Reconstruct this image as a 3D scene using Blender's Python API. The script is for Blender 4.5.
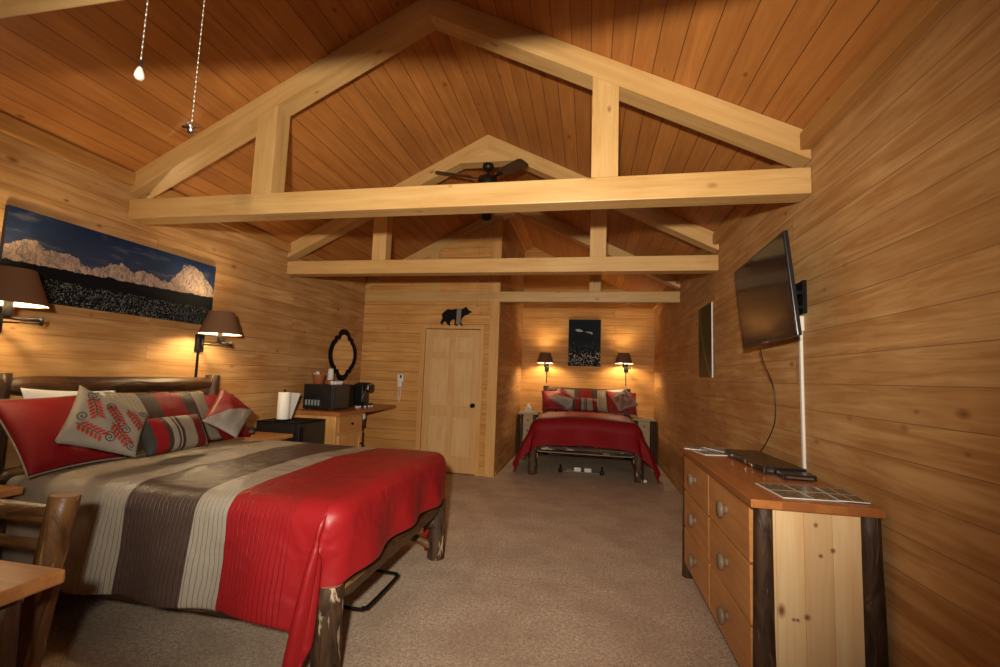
import bpy, bmesh, math, random
from mathutils import Vector, Matrix, noise
random.seed(7)
S = bpy.context.scene
for o in list(bpy.data.objects): bpy.data.objects.remove(o)
COL = S.collection
# ------------------------------------------------------------------ room measures (metres)
W = 4.487; Y1, Y2, Y3 = 2.645, 4.436, 6.245; YD = 6.262; YB = 8.614
HC = 2.426; CH = .147; HR = 3.90; HE = 2.77; XA = 2.069; YBACK = -2.6
SL = (HR-HE)/(W/2)
def ceil_z(x): return HE+SL*(x if x < W/2 else W-x)
# ------------------------------------------------------------------ camera
def cam_axes(yaw, pitch, roll):
    f = Vector((-math.sin(yaw)*math.cos(pitch), math.cos(yaw)*math.cos(pitch), math.sin(pitch)))
    r0 = Vector((math.cos(yaw), math.sin(yaw), 0)); u0 = r0.cross(f)
    c, s = math.cos(roll), math.sin(roll)
    return c*r0+s*u0, -s*r0+c*u0, f
cd = bpy.data.cameras.new('camera'); cam = bpy.data.objects.new('camera', cd); COL.objects.link(cam)
r_, u_, f_ = cam_axes(.1931, .0926, .0351)
M4 = Matrix((r_, u_, -f_)).transposed().to_4x4(); M4.translation = Vector((3.3128, 0, 1.3845))
cam.matrix_world = M4
cd.sensor_fit = 'HORIZONTAL'; cd.sensor_width = 36; cd.lens = 455.28/1000*36; cd.clip_start = .05
S.camera = cam
# ------------------------------------------------------------------ light and exposure
S.view_settings.view_transform = 'Standard'; S.view_settings.look = 'None'
S.view_settings.gamma = 1; S.view_settings.use_curve_mapping = False
S.view_settings.exposure = 0.0
wd = bpy.data.worlds.new('world'); S.world = wd; wd.use_nodes = True
wd.node_tree.nodes['Background'].inputs[0].default_value = (.6, .75, 1, 1)
wd.node_tree.nodes['Background'].inputs[1].default_value = .3
def lamp(name, kind, loc, power, color, size=.1, rot=None, **kw):
    l = bpy.data.lights.new(name, kind); l.energy = power; l.color = color
    if kind == 'AREA': l.shape = 'RECTANGLE'; l.size = size[0]; l.size_y = size[1]
    else: l.shadow_soft_size = size
    for k, v in kw.items(): setattr(l, k, v)
    o = bpy.data.objects.new(name, l); COL.objects.link(o); o.location = loc
    if rot: o.rotation_euler = rot
    return o
# flash beside the camera, aimed up the room; added warm fill at the assumed back window
FLASH = lamp('camera_flash', 'SPOT', (3.25, -.3, 1.63), 720, (1, .91, .76), .05,
             spot_size=math.radians(105), spot_blend=1.0)
FLASH.rotation_euler = (Vector((2.25, 4.7, 2.15))-Vector((3.25, -.3, 1.63))).to_track_quat('-Z', 'Y').to_euler()
FILL = lamp('back_fill', 'AREA', (2.2, YBACK+.08, 1.6), 5, (1, .80, .58), (2.6, 1.6), (math.radians(90), 0, 0))  # area fill added to lift the ambient, unseen behind the camera
LAMPC = (1, .77, .44)
# ------------------------------------------------------------------ node helper
class NT:
    def __init__(s, name):
        s.m = bpy.data.materials.new(name); s.m.use_nodes = True
        s.t = s.m.node_tree; s.b = s.t.nodes['Principled BSDF']
    def n(s, kind, ins=None, **props):
        nd = s.t.nodes.new('ShaderNode'+kind)
        for k, v in props.items(): setattr(nd, k, v)
        for k, v in (ins or {}).items(): s.set(nd.inputs[k], v)
        return nd
    def set(s, sock, v):
        if isinstance(v, bpy.types.NodeSocket): s.t.links.new(v, sock)
        else: sock.default_value = v
    def math(s, op, a, b=0., c=0., clamp=False):
        nd = s.n('Math', {0: a, 1: b, 2: c}, operation=op); nd.use_clamp = clamp; return nd.outputs[0]
    def mix(s, f, a, b, mode='MIX'):
        nd = s.n('Mix', data_type='RGBA', blend_type=mode); nd.clamp_factor = True
        s.set(nd.inputs[0], f)
        for i, v in ((6, a), (7, b)):
            s.set(nd.inputs[i], v if isinstance(v, bpy.types.NodeSocket) else (*v[:3], 1))
        return nd.outputs[2]
    def ramp(s, f, stops, mode='LINEAR'):
        nd = s.n('ValToRGB', {0: f}); cr = nd.color_ramp; cr.interpolation = mode
        while len(cr.elements) < len(stops): cr.elements.new(.5)
        for e, (p, c) in zip(cr.elements, stops):
            e.position = p; e.color = (*c, 1) if not isinstance(c, (int, float)) else (c, c, c, 1)
        return nd.outputs[0]
    def bump(s, h, dist=.002, strength=1.):
        nd = s.n('Bump', {'Height': h, 'Distance': dist, 'Strength': strength}); s.set(s.b.inputs['Normal'], nd.outputs[0])
    def out(s, col=None, rough=None, spec=None, **kw):
        if col is not None: s.set(s.b.inputs['Base Color'], col if isinstance(col, bpy.types.NodeSocket) else (*col[:3], 1))
        if rough is not None: s.set(s.b.inputs['Roughness'], rough)
        if spec is not None: s.set(s.b.inputs['Specular IOR Level'], spec)
        for k, v in kw.items(): s.set(s.b.inputs[k.replace('_', ' ')], v)
        return s.m
def plain(name, col, rough=.6, spec=.4, **kw):
    t = NT(name)
    o = t.n('TexCoord').outputs['Object']
    nz = t.n('TexNoise', {'Vector': o, 'Scale': 60., 'Detail': 2.})
    c = t.mix(t.math('MULTIPLY', nz.outputs[0], .25), col, tuple(x*.72 for x in col))
    return t.out(c, rough, spec, **kw)
def wood(name, light, dark, axis=0, rough=.5, row=0., rowlen=2.4, across=None, acrossk=1., knots=1., groove=(.10, .05, .02), spec=.35, gw=.022, tone=.16, rand=True, gscale=1., bumpk=1., gmix=.85, spots=(), gc=(.36, .68)):
    """grain runs along 'axis'; row > 0 lays boards of that width in the direction 'across'"""
    t = NT(name); tc = t.n('TexCoord'); src = tc.outputs['Object']
    if rand:
        oi = t.n('ObjectInfo').outputs['Random']
        off = t.n('CombineXYZ', {0: t.math('MULTIPLY', oi, 31.), 1: t.math('MULTIPLY', oi, 17.), 2: t.math('MULTIPLY', oi, 23.)}).outputs[0]
        vsrc = t.n('VectorMath', {0: src, 1: off}, operation='ADD').outputs[0]
    else: vsrc = src
    sc = [1., 1., 1.]; sc[axis] = .07
    st = t.n('VectorMath', {0: vsrc, 1: tuple(sc)}, operation='MULTIPLY').outputs[0]
    sep = t.n('SeparateXYZ', {0: src})
    fac_row = None
    if row:
        ac = t.math('MULTIPLY', sep.outputs[across], acrossk)
        bv = t.n('CombineXYZ', {0: sep.outputs[axis], 1: ac, 2: 0.}).outputs[0]
        br = t.n('TexBrick', {'Vector': bv, 'Color1': (0, 0, 0, 1), 'Color2': (1, 1, 1, 1), 'Mortar': (.5, .5, .5, 1), 'Scale': 1., 'Mortar Size': row*gw, 'Mortar Smooth': .3, 'Brick Width': rowlen, 'Row Height': row}, offset=.37, offset_frequency=2, squash=1.)
        fac_row = br.outputs['Fac']; rowtone = br.outputs['Color']
        rt = t.n('SeparateColor', {0: rowtone}).outputs[0]
        st = t.n('VectorMath', {0: st, 1: t.n('CombineXYZ', {0: t.math('MULTIPLY', rt, 9.), 1: t.math('MULTIPLY', rt, 13.), 2: rt}).outputs[0]}, operation='ADD').outputs[0]
    g1 = t.n('TexNoise', {'Vector': st, 'Scale': 22.*gscale, 'Detail': 5., 'Roughness': .65, 'Distortion': .6}).outputs[0]
    g2 = t.n('TexNoise', {'Vector': vsrc, 'Scale': 2.2, 'Detail': 3.}).outputs[0]
    gg = t.math('ADD', t.math('MULTIPLY', g1, .75), t.math('MULTIPLY', g2, .3))
    col = t.mix(t.ramp(gg, [(gc[0], 0.), (gc[1], 1.)]), light, dark)
    sk = [1., 1., 1.]; sk[axis] = .55
    kv = t.n('VectorMath', {0: vsrc, 1: tuple(sk)}, operation='MULTIPLY').outputs[0]
    vo = t.n('TexVoronoi', {'Vector': kv, 'Scale': 3.6, 'Randomness': 1.})
    keep = t.math('GREATER_THAN', t.n('SeparateColor', {0: vo.outputs['Color']}).outputs[0], .30)
    kd = t.math('ADD', vo.outputs['Distance'], t.math('MULTIPLY', t.math('SUBTRACT', g1, .5), .04))
    kn = t.math('MULTIPLY', t.ramp(kd, [(.02, 1.), (.04, .7), (.085, 0.)]), t.math('MULTIPLY', keep, knots*.85))
    col = t.mix(kn, col, (dark[0]*.34, dark[1]*.2, dark[2]*.12))
    v2 = t.n('TexVoronoi', {'Vector': kv, 'Scale': 8.5, 'Randomness': 1.})
    k2 = t.math('GREATER_THAN', t.n('SeparateColor', {0: v2.outputs['Color']}).outputs[1], .72)
    kn2 = t.math('MULTIPLY', t.ramp(t.math('ADD', v2.outputs['Distance'], t.math('MULTIPLY', t.math('SUBTRACT', g1, .5), .10)), [(.05, 1.), (.12, 0.)]), t.math('MULTIPLY', k2, knots*.75))
    col = t.mix(kn2, col, (dark[0]*.34, dark[1]*.2, dark[2]*.12))
    h = t.math('MULTIPLY', g1, .12)
    if row:
        col = t.mix(t.math('MULTIPLY', rt, tone*2), col, tuple(c*.72 for c in dark))
        col = t.mix(t.math('MULTIPLY', fac_row, gmix), col, groove)
        h = t.math('SUBTRACT', h, t.math('MULTIPLY', fac_row, 1.2))
    for (a_, b_, r_s, el) in spots:
        dx = t.math('DIVIDE', t.math('SUBTRACT', sep.outputs[across], a_), r_s); dz = t.math('DIVIDE', t.math('SUBTRACT', sep.outputs[axis], b_), r_s*el)
        dd_ = t.math('ADD', t.math('SQRT', t.math('ADD', t.math('MULTIPLY', dx, dx), t.math('MULTIPLY', dz, dz))), t.math('MULTIPLY', g1, .5))
        col = t.mix(t.ramp(t.math('MULTIPLY', dd_, .25), [(.18, .9), (.30, .6), (.55, 0.)]), col, (.17, .045, .012))
    t.bump(h, .004*bumpk, .8)
    return t.out(col, rough, spec)
def log_mat(name, dark, mid, streak, amount=.5, rough=.55):
    t = NT(name); o = t.n('TexCoord').outputs['Object']
    oi = t.n('ObjectInfo').outputs['Random']
    off = t.n('CombineXYZ', {0: t.math('MULTIPLY', oi, 9.), 1: oi, 2: t.math('MULTIPLY', oi, 17.)}).outputs[0]
    v = t.n('VectorMath', {0: o, 1: off}, operation='ADD').outputs[0]
    v = t.n('VectorMath', {0: v, 1: (1, 1, .22)}, operation='MULTIPLY').outputs[0]
    n1 = t.n('TexNoise', {'Vector': v, 'Scale': 16., 'Detail': 5., 'Roughness': .6, 'Distortion': 1.4}).outputs[0]
    n2 = t.n('TexNoise', {'Vector': v, 'Scale': 26., 'Detail': 3., 'Distortion': .8}).outputs[0]
    c = t.mix(t.ramp(n1, [(.35, 0.), (.6, 1.)]), dark, mid)
    k = t.ramp(n2, [(1-amount-.03, 0.), (1-amount+.03, 1.)])
    c = t.mix(k, c, streak)
    t.bump(t.math('ADD', n1, t.math('MULTIPLY', k, .25)), .012, .8)
    return t.out(c, rough, .35)
# ------------------------------------------------------------------ materials
PL = (.66, .38, .145); PD = (.50, .25, .075)
WALL_Y = wood('wall_boards', (.60, .36, .15), (.40, .19, .06), 1, .6, .14, 4.6, 2, groove=(.20, .12, .06), knots=1., gw=.014, spec=.2, gmix=.6, gc=(.40, .62))
WALL_X = wood('partition_boards', (.68, .365, .12), (.50, .23, .06), 0, .6, .14, 6., 2, groove=(.15, .07, .025), knots=.9, gw=.018, spec=.2, gmix=.7, gc=(.40, .64))
CEIL = wood('ceiling_boards', (.53, .218, .053), (.36, .126, .027), 1, .5, .132, 14., 0, 1.12, groove=(.05, .02, .008), knots=1., tone=.22, gw=.018, spec=.25, gmix=.8)
BEAM = wood('beam_timber', (.61, .385, .155), (.47, .26, .08), 0, .42, knots=.8, spec=.45)
TRIMW = wood('trim_wood', (.66, .38, .13), (.54, .27, .08), 2, .5, knots=.5)
TRIMY = wood('trim_wood_long', (.50, .25, .07), (.36, .16, .04), 1, .5, knots=.5)
DOORW = wood('door_pine', (.66, .40, .17), (.56, .30, .11), 2, .4, knots=0., gscale=1.3)
CEDAR = wood('cedar_top', (.50, .19, .055), (.34, .11, .028), 1, .3, knots=.4, spec=.5, row=.12, across=0, rowlen=3., gw=.004, groove=(.3, .1, .03))
CEDARX = wood('cedar_top_crosswise', (.52, .24, .08), (.36, .14, .04), 0, .32, knots=.3, spec=.5)
DRAWER = wood('drawer_pine', (.56, .27, .085), (.42, .17, .045), 1, .4, knots=.5)
SIDEP = wood('side_panel_pine', (.80, .60, .34), (.72, .42, .19), 2, .38, row=.105, across=0, rowlen=3., gw=.006, groove=(.5, .3, .12), knots=1., tone=.3, spots=((.12, .47, .010, 1.8), (.165, .44, .005, 1.), (.18, .44, .005, 1.), (.215, .455, .009, 1.), (.27, .70, .006, 1.), (.315, .725, .007, 1.), (.255, .82, .006, 1.2)))
CABW = wood('cabinet_pine', (.62, .35, .12), (.5, .24, .07), 2, .4, knots=.5)
GREYN = wood('nightstand_pine', (.52, .36, .20), (.40, .26, .13), 0, .45, knots=.6)
BARK = log_mat('log_bark', (.018, .010, .006), (.085, .042, .020), (.50, .38, .24), .36)
BARKD = log_mat('log_dark', (.020, .009, .005), (.060, .028, .012), (.11, .055, .025), .35)
LOGB = log_mat('log_brown', (.030, .013, .006), (.085, .040, .016), (.20, .11, .045), .30, .4)
LOGC = log_mat('log_chair', (.06, .026, .009), (.16, .075, .025), (.30, .17, .07), .36, .4)
LEND = plain('log_end', (.34, .22, .11), .6)
BLACKM = plain('black_metal', (.007, .006, .006), .5, .1)
BLACKP = plain('black_plastic', (.010, .010, .011), .28, .5)
BRONZE = plain('dark_bronze', (.018, .012, .009), .35, .5, Metallic=.4)
WHITEP = plain('white_plastic', (.74, .71, .64), .45)
PAPER = plain('paper_white', (.80, .78, .73), .85, .1)
CHAIN = plain('chain_metal', (.30, .27, .22), .4, .5, Metallic=.8)
CHROME = plain('chrome', (.62, .60, .57), .2, .5, Metallic=1.)
KNOB = plain('pewter_knob', (.23, .20, .18), .35, .5, Metallic=.6)
DKNOB = plain('drawer_knob_wood', (.20, .135, .09), .45, .4)
SHADEO = plain('shade_outer', (.17, .083, .042), .8, .1)
SHADEI = plain('shade_lining', (.85, .78, .66), .8, .1)
TERRA = plain('basket_red', (.42, .13, .05), .7)
DARKG = plain('dark_glass', (.010, .011, .014), .10, .4)
BLADE = wood('fan_blade_wood', (.055, .028, .015), (.03, .014, .008), 0, .28, knots=0., spec=.6)
t = NT('mirror_glass'); MIRR = t.out((.92, .92, .90), .01, Metallic=1.)
t = NT('window_glass'); WGLASS = t.out((.9, .95, 1), .05, Transmission_Weight=1.)
t = NT('frosted_bulb'); FROST = t.out((.60, .56, .50), .3, .5, Transmission_Weight=.5)
# carpet
t = NT('carpet'); o = t.n('TexCoord').outputs['Object']
a = t.n('TexNoise', {'Vector': o, 'Scale': 160., 'Detail': 2.}).outputs[0]
b = t.n('TexNoise', {'Vector': o, 'Scale': 2.6, 'Detail': 5., 'Roughness': .65}).outputs[0]
a2 = t.n('TexNoise', {'Vector': o, 'Scale': 48., 'Detail': 4., 'Roughness': .8}).outputs[0]
a = t.math('ADD', t.math('MULTIPLY', a, .5), t.math('MULTIPLY', a2, .5))
c = t.mix(t.ramp(a, [(.38, 0.), (.62, 1.)]), (.25, .18, .13), (.90, .71, .54))
c = t.mix(t.ramp(b, [(.40, 0.), (.60, .5)]), c, (.38, .265, .185))
t.bump(a, .008, .9); CARPET = t.out(c, .95, .05)
# fabrics: stripes across UV.x, fine pleats where told
def fabric(name, stops, pleats=(), rough=.45, sheen=0., spec=.18, pitch=45., wr=.6):
    t = NT(name); uv = t.n('TexCoord').outputs['UV']; s = t.n('SeparateXYZ', {0: uv})
    col = t.ramp(s.outputs[0], stops, 'CONSTANT') if len(stops) > 1 else stops[0][1]
    o = t.n('TexCoord').outputs['Object']
    wr_ = t.n('TexNoise', {'Vector': o, 'Scale': 6., 'Detail': 2., 'Distortion': .4}).outputs[0]
    wv = t.n('TexNoise', {'Vector': o, 'Scale': 240., 'Detail': 1.}).outputs[0]
    if len(stops) > 1: col = t.mix(t.math('MULTIPLY', wv, .3), col, (.02, .015, .012))
    else: col = t.mix(t.math('MULTIPLY', wv, .2), col, tuple(x*.5 for x in stops[0][1]))
    h = t.math('ADD', t.math('MULTIPLY', wr_, 1.6*wr), t.math('MULTIPLY', wv, .04))
    if pleats:
        ph = t.math('FRACT', t.math('ADD', t.math('MULTIPLY', s.outputs[0], pitch), t.math('MULTIPLY', t.n('TexNoise', {'Vector': o, 'Scale': 9.}).outputs[0], .8)))
        line = t.ramp(ph, [(0., 0.), (.10, 1.), (.9, 1.), (1., 0.)])
        mask = t.ramp(s.outputs[0], pleats, 'CONSTANT')
        hm = t.math('MULTIPLY', t.math('MULTIPLY', t.math('SUBTRACT', line, 1.), mask), .45)
        h = t.math('ADD', h, hm)
        col = t.mix(t.math('MULTIPLY', t.math('MULTIPLY', t.math('SUBTRACT', 1., line), mask), .22), col, (.03, .02, .015))
    t.bump(h, .012, .7)
    return t.out(col, rough, spec, Sheen_Weight=sheen)
RED = (.34, .009, .013); BEI = (.36, .30, .225); GRY = (.40, .345, .275); BRN = (.085, .052, .040); SIL = (.36, .32, .27)
def u_(x): return x/2.8
COMF = fabric('comforter_near', [(0, BEI), (u_(.93), GRY), (u_(1.12), BRN), (u_(1.52), GRY), (u_(1.69), RED)],
              [(0, 0.), (u_(.93), 1.), (u_(2.02), 0.)], .42, 0., .35, 120., 1.3)
COMF2 = fabric('comforter_far', [(0, BEI), (u_(.57), (.13, .11, .095)), (u_(.67), (.25, .006, .010))], [(0, 0.), (u_(.57), 1.), (u_(.67), 0.)], .6, 0., .15, 90.)
REDF = fabric('red_satin', [(0, (.17, .005, .008))], rough=.5, spec=.2)
SILF = fabric('silver_linen', [(0, (.25, .215, .17))], rough=.6, spec=.15)
WHF = fabric('white_cotton', [(0, (.75, .73, .70))], rough=.8, sheen=.1)
SHEET = fabric('sheet_beige', [(0, (.42, .38, .32))], rough=.8)
SHAM = fabric('striped_sham_cloth', [(0, (.25, .205, .15)), (.22, (.05, .03, .024)), (.36, (.19, .006, .009)), (.64, (.05, .03, .024)), (.78, (.25, .205, .15))], [(0, 1.), (.22, 0.), (.78, 1.)], .6, spec=.1, pitch=30.)
LUMB = fabric('striped_bolster_cloth', [(0, (.04, .04, .035)), (.10, (.22, .007, .01)), (.26, (.05, .03, .024)), (.33, (.27, .23, .18)), (.42, (.05, .03, .024)), (.45, (.27, .23, .18)), (.48, (.05, .03, .024)), (.53, (.25, .205, .15)), (.74, (.13, .012, .014)), (.92, (.25, .21, .16))], (), .6, spec=.1)
PLEAT = fabric('silver_pleated', [(0, (.30, .265, .23)), (.999, (.30, .265, .23))], [(0, 1.), (.999, 1.)], .4, pitch=16.)
# ------------------------------------------------------------------ mesh helpers
class MB:
    def __init__(s): s.bm = bmesh.new(); s.mats = []; s.mi = 0; s.uv = s.bm.loops.layers.uv.new('UVMap')
    def mat(s, m):
        if m not in s.mats: s.mats.append(m)
        s.mi = s.mats.index(m); return s
    def _f(s, n0):
        s.bm.faces.ensure_lookup_table()
        for f in s.bm.faces[n0:]: f.material_index = s.mi
    def box(s, x0, y0, z0, x1, y1, z1, bev=0., M=None, seg=2):
        b = bmesh.new(); bmesh.ops.create_cube(b, size=1)
        for v in b.verts: v.co = Vector(((x0+x1)/2+v.co.x*(x1-x0), (y0+y1)/2+v.co.y*(y1-y0), (z0+z1)/2+v.co.z*(z1-z0)))
        if bev: bmesh.ops.bevel(b, geom=b.edges[:]+b.verts[:], offset=bev, segments=seg, profile=.5, affect='EDGES')
        return s.add(b, M)
    def add(s, b, M=None):
        if M: b.transform(M)
        me = bpy.data.meshes.new('t'); b.to_mesh(me); b.free(); n0 = len(s.bm.faces); s.bm.from_mesh(me); bpy.data.meshes.remove(me); s._f(n0); return s
    def rings(s, rings, closed=True, cap=True, smooth=True):
        n0 = len(s.bm.faces); vs = [[s.bm.verts.new(p) for p in r] for r in rings]; n = len(rings[0])
        for a, b in zip(vs, vs[1:]):
            for i in range(n if closed else n-1):
                f = s.bm.faces.new((a[i], a[(i+1) % n], b[(i+1) % n], b[i])); f.smooth = smooth
        if cap:
            s.bm.faces.new(list(reversed(vs[0]))); s.bm.faces.new(vs[-1])
        s._f(n0); return s
    def lathe(s, prof, c=(0, 0, 0), n=24, cap=True, smooth=True):
        return s.rings([[(c[0]+r*math.cos(2*math.pi*i/n), c[1]+r*math.sin(2*math.pi*i/n), c[2]+z) for i in range(n)] for r, z in prof], True, cap, smooth)
    def tube(s, pts, r, n=8):
        pts = [Vector(p) for p in pts]; rs = r if isinstance(r, (list, tuple)) else [r]*len(pts)
        R = []; up = None
        for i, p in enumerate(pts):
            d = (pts[min(i+1, len(pts)-1)]-pts[max(i-1, 0)]).normalized()
            if up is None: up = d.orthogonal().normalized()
            up = (up-d*up.dot(d)).normalized(); q = d.cross(up)
            R.append([p+(up*math.cos(2*math.pi*k/n)+q*math.sin(2*math.pi*k/n))*rs[i] for k in range(n)])
        return s.rings(R)
    def prism(s, poly, axis, a, b):
        """poly: 2-D outline in the other two axes, extruded on axis from a to b"""
        def P(p, t):
            q = list(p); q.insert(axis, t); return q
        n0 = len(s.bm.faces); va = [s.bm.verts.new(P(p, a)) for p in poly]; vb = [s.bm.verts.new(P(p, b)) for p in poly]; n = len(poly)
        fs = [s.bm.faces.new(va), s.bm.faces.new(list(reversed(vb)))]
        for i in range(n): s.bm.faces.new((va[i], vb[i], vb[(i+1) % n], va[(i+1) % n]))
        s._f(n0); return s
    def grid(s, fn, nu, nv, uvf=None, smooth=True, both=False):
        n0 = len(s.bm.faces); V = [[s.bm.verts.new(fn(i/nu, j/nv)) for j in range(nv+1)] for i in range(nu+1)]
        for i in range(nu):
            for j in range(nv):
                f = s.bm.faces.new((V[i][j], V[i+1][j], V[i+1][j+1], V[i][j+1])); f.smooth = smooth
                for l, (a, b) in zip(f.loops, ((i, j), (i+1, j), (i+1, j+1), (i, j+1))):
                    l[s.uv].uv = uvf(a/nu, b/nv) if uvf else (a/nu, b/nv)
        s._f(n0); return s
    def build(s, name, mat=None, parent=None, loc=None, M=None, recalc=True):
        if recalc: bmesh.ops.recalc_face_normals(s.bm, faces=s.bm.faces[:])
        me = bpy.data.meshes.new(name); s.bm.to_mesh(me); s.bm.free()
        for m in (s.mats or [mat]): me.materials.append(m)
        o = bpy.data.objects.new(name, me); COL.objects.link(o)
        if M is not None: o.matrix_local = M
        if loc: o.location = loc
        if parent: o.parent = parent
        return o
def smooth(pts, n=6):
    P = [Vector(p) for p in pts]; out = []
    for i in range(len(P)-1):
        a, b, c, d = P[max(0, i-1)], P[i], P[i+1], P[min(len(P)-1, i+2)]
        for k in range(n):
            t = k/n; out.append(.5*((2*b)+(c-a)*t+(2*a-5*b+4*c-d)*t*t+(3*b-a-3*c+d)*t**3))
    return out+[P[-1]]
def box(name, m, a, b, parent=None, bev=.003, **kw): return MB().box(*a, *b, bev).build(name, m, parent, **kw)
def thing(name, label, cat, loc=(0, 0, 0), rz=0., group=None):
    o = bpy.data.objects.new(name, None); COL.objects.link(o); o.empty_display_size = .1
    o.location = loc; o.rotation_euler = (0, 0, rz); return tag(o, label, cat, group)
def tag(o, label, cat, group=None):
    o['label'] = label; o['category'] = cat
    if group: o['group'] = group
    return o
def struct(o, label=None):
    o['kind'] = 'structure'
    if label: o['label'] = label
    return o
def along(p0, p1, up=(0, 0, 1)):
    """frame with local Z from p0 to p1"""
    p0, p1 = Vector(p0), Vector(p1); z = (p1-p0).normalized(); u = Vector(up)
    if abs(z.dot(u)) > .98: u = Vector((1, 0, 0))
    x = u.cross(z).normalized(); y = z.cross(x)
    return Matrix.Translation(p0) @ Matrix((x, y, z)).transposed().to_4x4(), (p1-p0).length
def log(name, p0, p1, r0, r1=None, m=None, parent=None, seed=0, taper=0., n=14, knobby=.05, cut=.004):
    r1 = r1 or r0; M, L = along(p0, p1); mb = MB().mat(m); k = max(6, int(L/.08)); R = []
    zs = [0, cut]+[cut+(L-2*cut)*i/k for i in range(1, k)]+[L-cut, L]
    for i, z in enumerate(zs):
        t = z/L; r = r0+(r1-r0)*t
        if taper:
            e = min(z, L-z); r *= min(1, .5+.5*math.sqrt(min(1, e/taper))) if e < taper else 1
        if i in (0, len(zs)-1): r -= cut
        R.append([Vector((math.cos(a)*rr, math.sin(a)*rr, z)) for a, rr in ((2*math.pi*q/n, r*(1+knobby*noise.noise(Vector((math.cos(2*math.pi*q/n)*1.4+seed*3.1, math.sin(2*math.pi*q/n)*1.4, z*5))))) for q in range(n))])
    mb.rings(R, cap=False)
    mb.mat(LEND); n0 = len(mb.bm.faces)
    for idx in (0, len(R)-1):
        vs = [mb.bm.verts.new(p) for p in R[idx]]; mb.bm.faces.new(vs)
    mb._f(n0)
    return mb.build(name, None, parent, M=M)
def beam(name, p0, p1, w, h, parent=None, m=None, bev=.006):
    """timber whose lower front edge runs p0->p1 (in a plane of constant y); w goes along +y, h upward"""
    p0, p1 = Vector(p0), Vector(p1); L = (p1-p0).length; x = (p1-p0).normalized(); y = Vector((0, 1, 0)); z = x.cross(y)
    M = Matrix.Translation(p0) @ Matrix((x, y, z)).transposed().to_4x4()
    return MB().box(0, 0, 0, L, w, h, bev).build(name, m or BEAM, parent, M=M)
# ------------------------------------------------------------------ the setting
struct(box('floor', CARPET, (-.1, YBACK-.1, -.1), (W+.1, YB+.1, 0), bev=0))
struct(box('wall_left', WALL_Y, (-.1, YBACK, 0), (0, YB, HE+.04), bev=0))
struct(box('wall_right', WALL_Y, (W, YBACK, 0), (W+.1, YB, HE+.04), bev=0))
mb = MB(); mb.box(-.0, YBACK-.1, 0, 1.0, YBACK, 2.7).box(3.5, YBACK-.1, 0, W, YBACK, 2.7).box(1.0, YBACK-.1, 0, 3.5, YBACK, .8)
mb.prism([(0, 2.7), (0, HE), (W/2, HR), (W, HE), (W, 2.7), (3.5, 2.7), (3.5, 2.4), (1, 2.4), (1, 2.7)], 1, YBACK-.1, YBACK)
struct(mb.build('wall_back', WALL_X))
wn = struct(MB().box(1, YBACK-.08, .8, 3.5, YBACK-.02, .87).box(1, YBACK-.08, 2.33, 3.5, YBACK-.02, 2.4).box(1, YBACK-.08, .87, 1.07, YBACK-.02, 2.33).box(3.43, YBACK-.08, .87, 3.5, YBACK-.02, 2.33).box(2.22, YBACK-.08, .87, 2.28, YBACK-.02, 2.33).build('window_1', TRIMW))
box('pane', WGLASS, (1.07, YBACK-.055, .87), (3.43, YBACK-.045, 2.33), wn, 0)
mb = MB()
for sgn in (0, 1):
    x0, x1 = (-.1, W/2) if not sgn else (W/2, W+.1)
    z0, z1 = HE+SL*(-.1), HR
    if sgn: z0, z1 = HR, HE-SL*.1
    mb.prism([(x0, z0), (x1, z1), (x1, z1+.1), (x0, z0+.1)], 1, YBACK-.1, YB+.12)
struct(mb.build('ceiling', CEIL))
# partition with the door opening, and alcove walls
mb = MB(); mb.box(0, YD, 0, .985, YD+.1, 2.04).box(1.805, YD, 0, XA, YD+.1, 2.04)
mb.prism([(0, 2.04), (XA, 2.04), (XA, ceil_z(XA)), (0, HE)], 1, YD, YD+.1)
struct(mb.build('wall_partition', WALL_X))
struct(MB().prism([(XA-.1, 0), (XA, 0), (XA, ceil_z(XA)), (XA-.1, ceil_z(XA-.1))], 1, YD+.1, YB).build('wall_alcove_left', WALL_Y))
struct(MB().prism([(0, 0), (W, 0), (W, HE), (W/2, HR), (0, HE)], 1, YB, YB+.1).build('wall_alcove_back', WALL_X))
struct(box('trim_1', TRIMW, (XA-.13, YD-.016, 0), (XA+.004, YD, 3.72), bev=.002))
struct(box('trim_2', TRIMY, (W-.055, YBACK, HE-.10), (W, YB, HE-.002), bev=.004))
struct(box('trim_3', TRIMY, (0, YBACK, HE-.10), (.035, YB, HE-.002), bev=.004))
struct(box('baseboard_left', TRIMY, (XA, YD+.1, 0), (XA+.015, YB-.015, .07)))
struct(box('baseboard_right', TRIMY, (W-.015, 3.7, 0), (W, YB-.015, .07)))
struct(box('baseboard_back', TRIMW, (XA, YB-.015, 0), (W, YB, .07)))
# door
d = struct(thing('door_1', 'pine six panel door with black knob in the far partition', 'door', (0, 0, 0)))
del d['category']
dx0, dx1, dz1 = .99, 1.80, 2.03; fy = YD+.012
mb = MB(); st = .105
def r2(a, b, c, e): mb.box(a, fy, b, c, fy+.035, e, .003)
xm = (dx0+dx1)/2
for a, b in ((dx0, dx0+st), (xm-.045, xm+.045), (dx1-st, dx1)): r2(a, .015, b, dz1-.005)
rails = [(.015, .24), (.78, .94), (1.60, 1.70), (1.92, 2.025)]
for a, b in rails:
    r2(dx0+st, a, xm-.045, b); r2(xm+.045, a, dx1-st, b)
ds = mb.build('door_panel', DOORW, d)
DOORP = wood('door_panel_pine', (.72, .47, .23), (.60, .35, .14), 2, .4, knots=0., gscale=1.)
DSEAM_SHADE = plain('panel_seam_shade', (.22, .11, .035), .7)  # shade of the panel joints as a dark colour; assigned to no part
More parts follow.
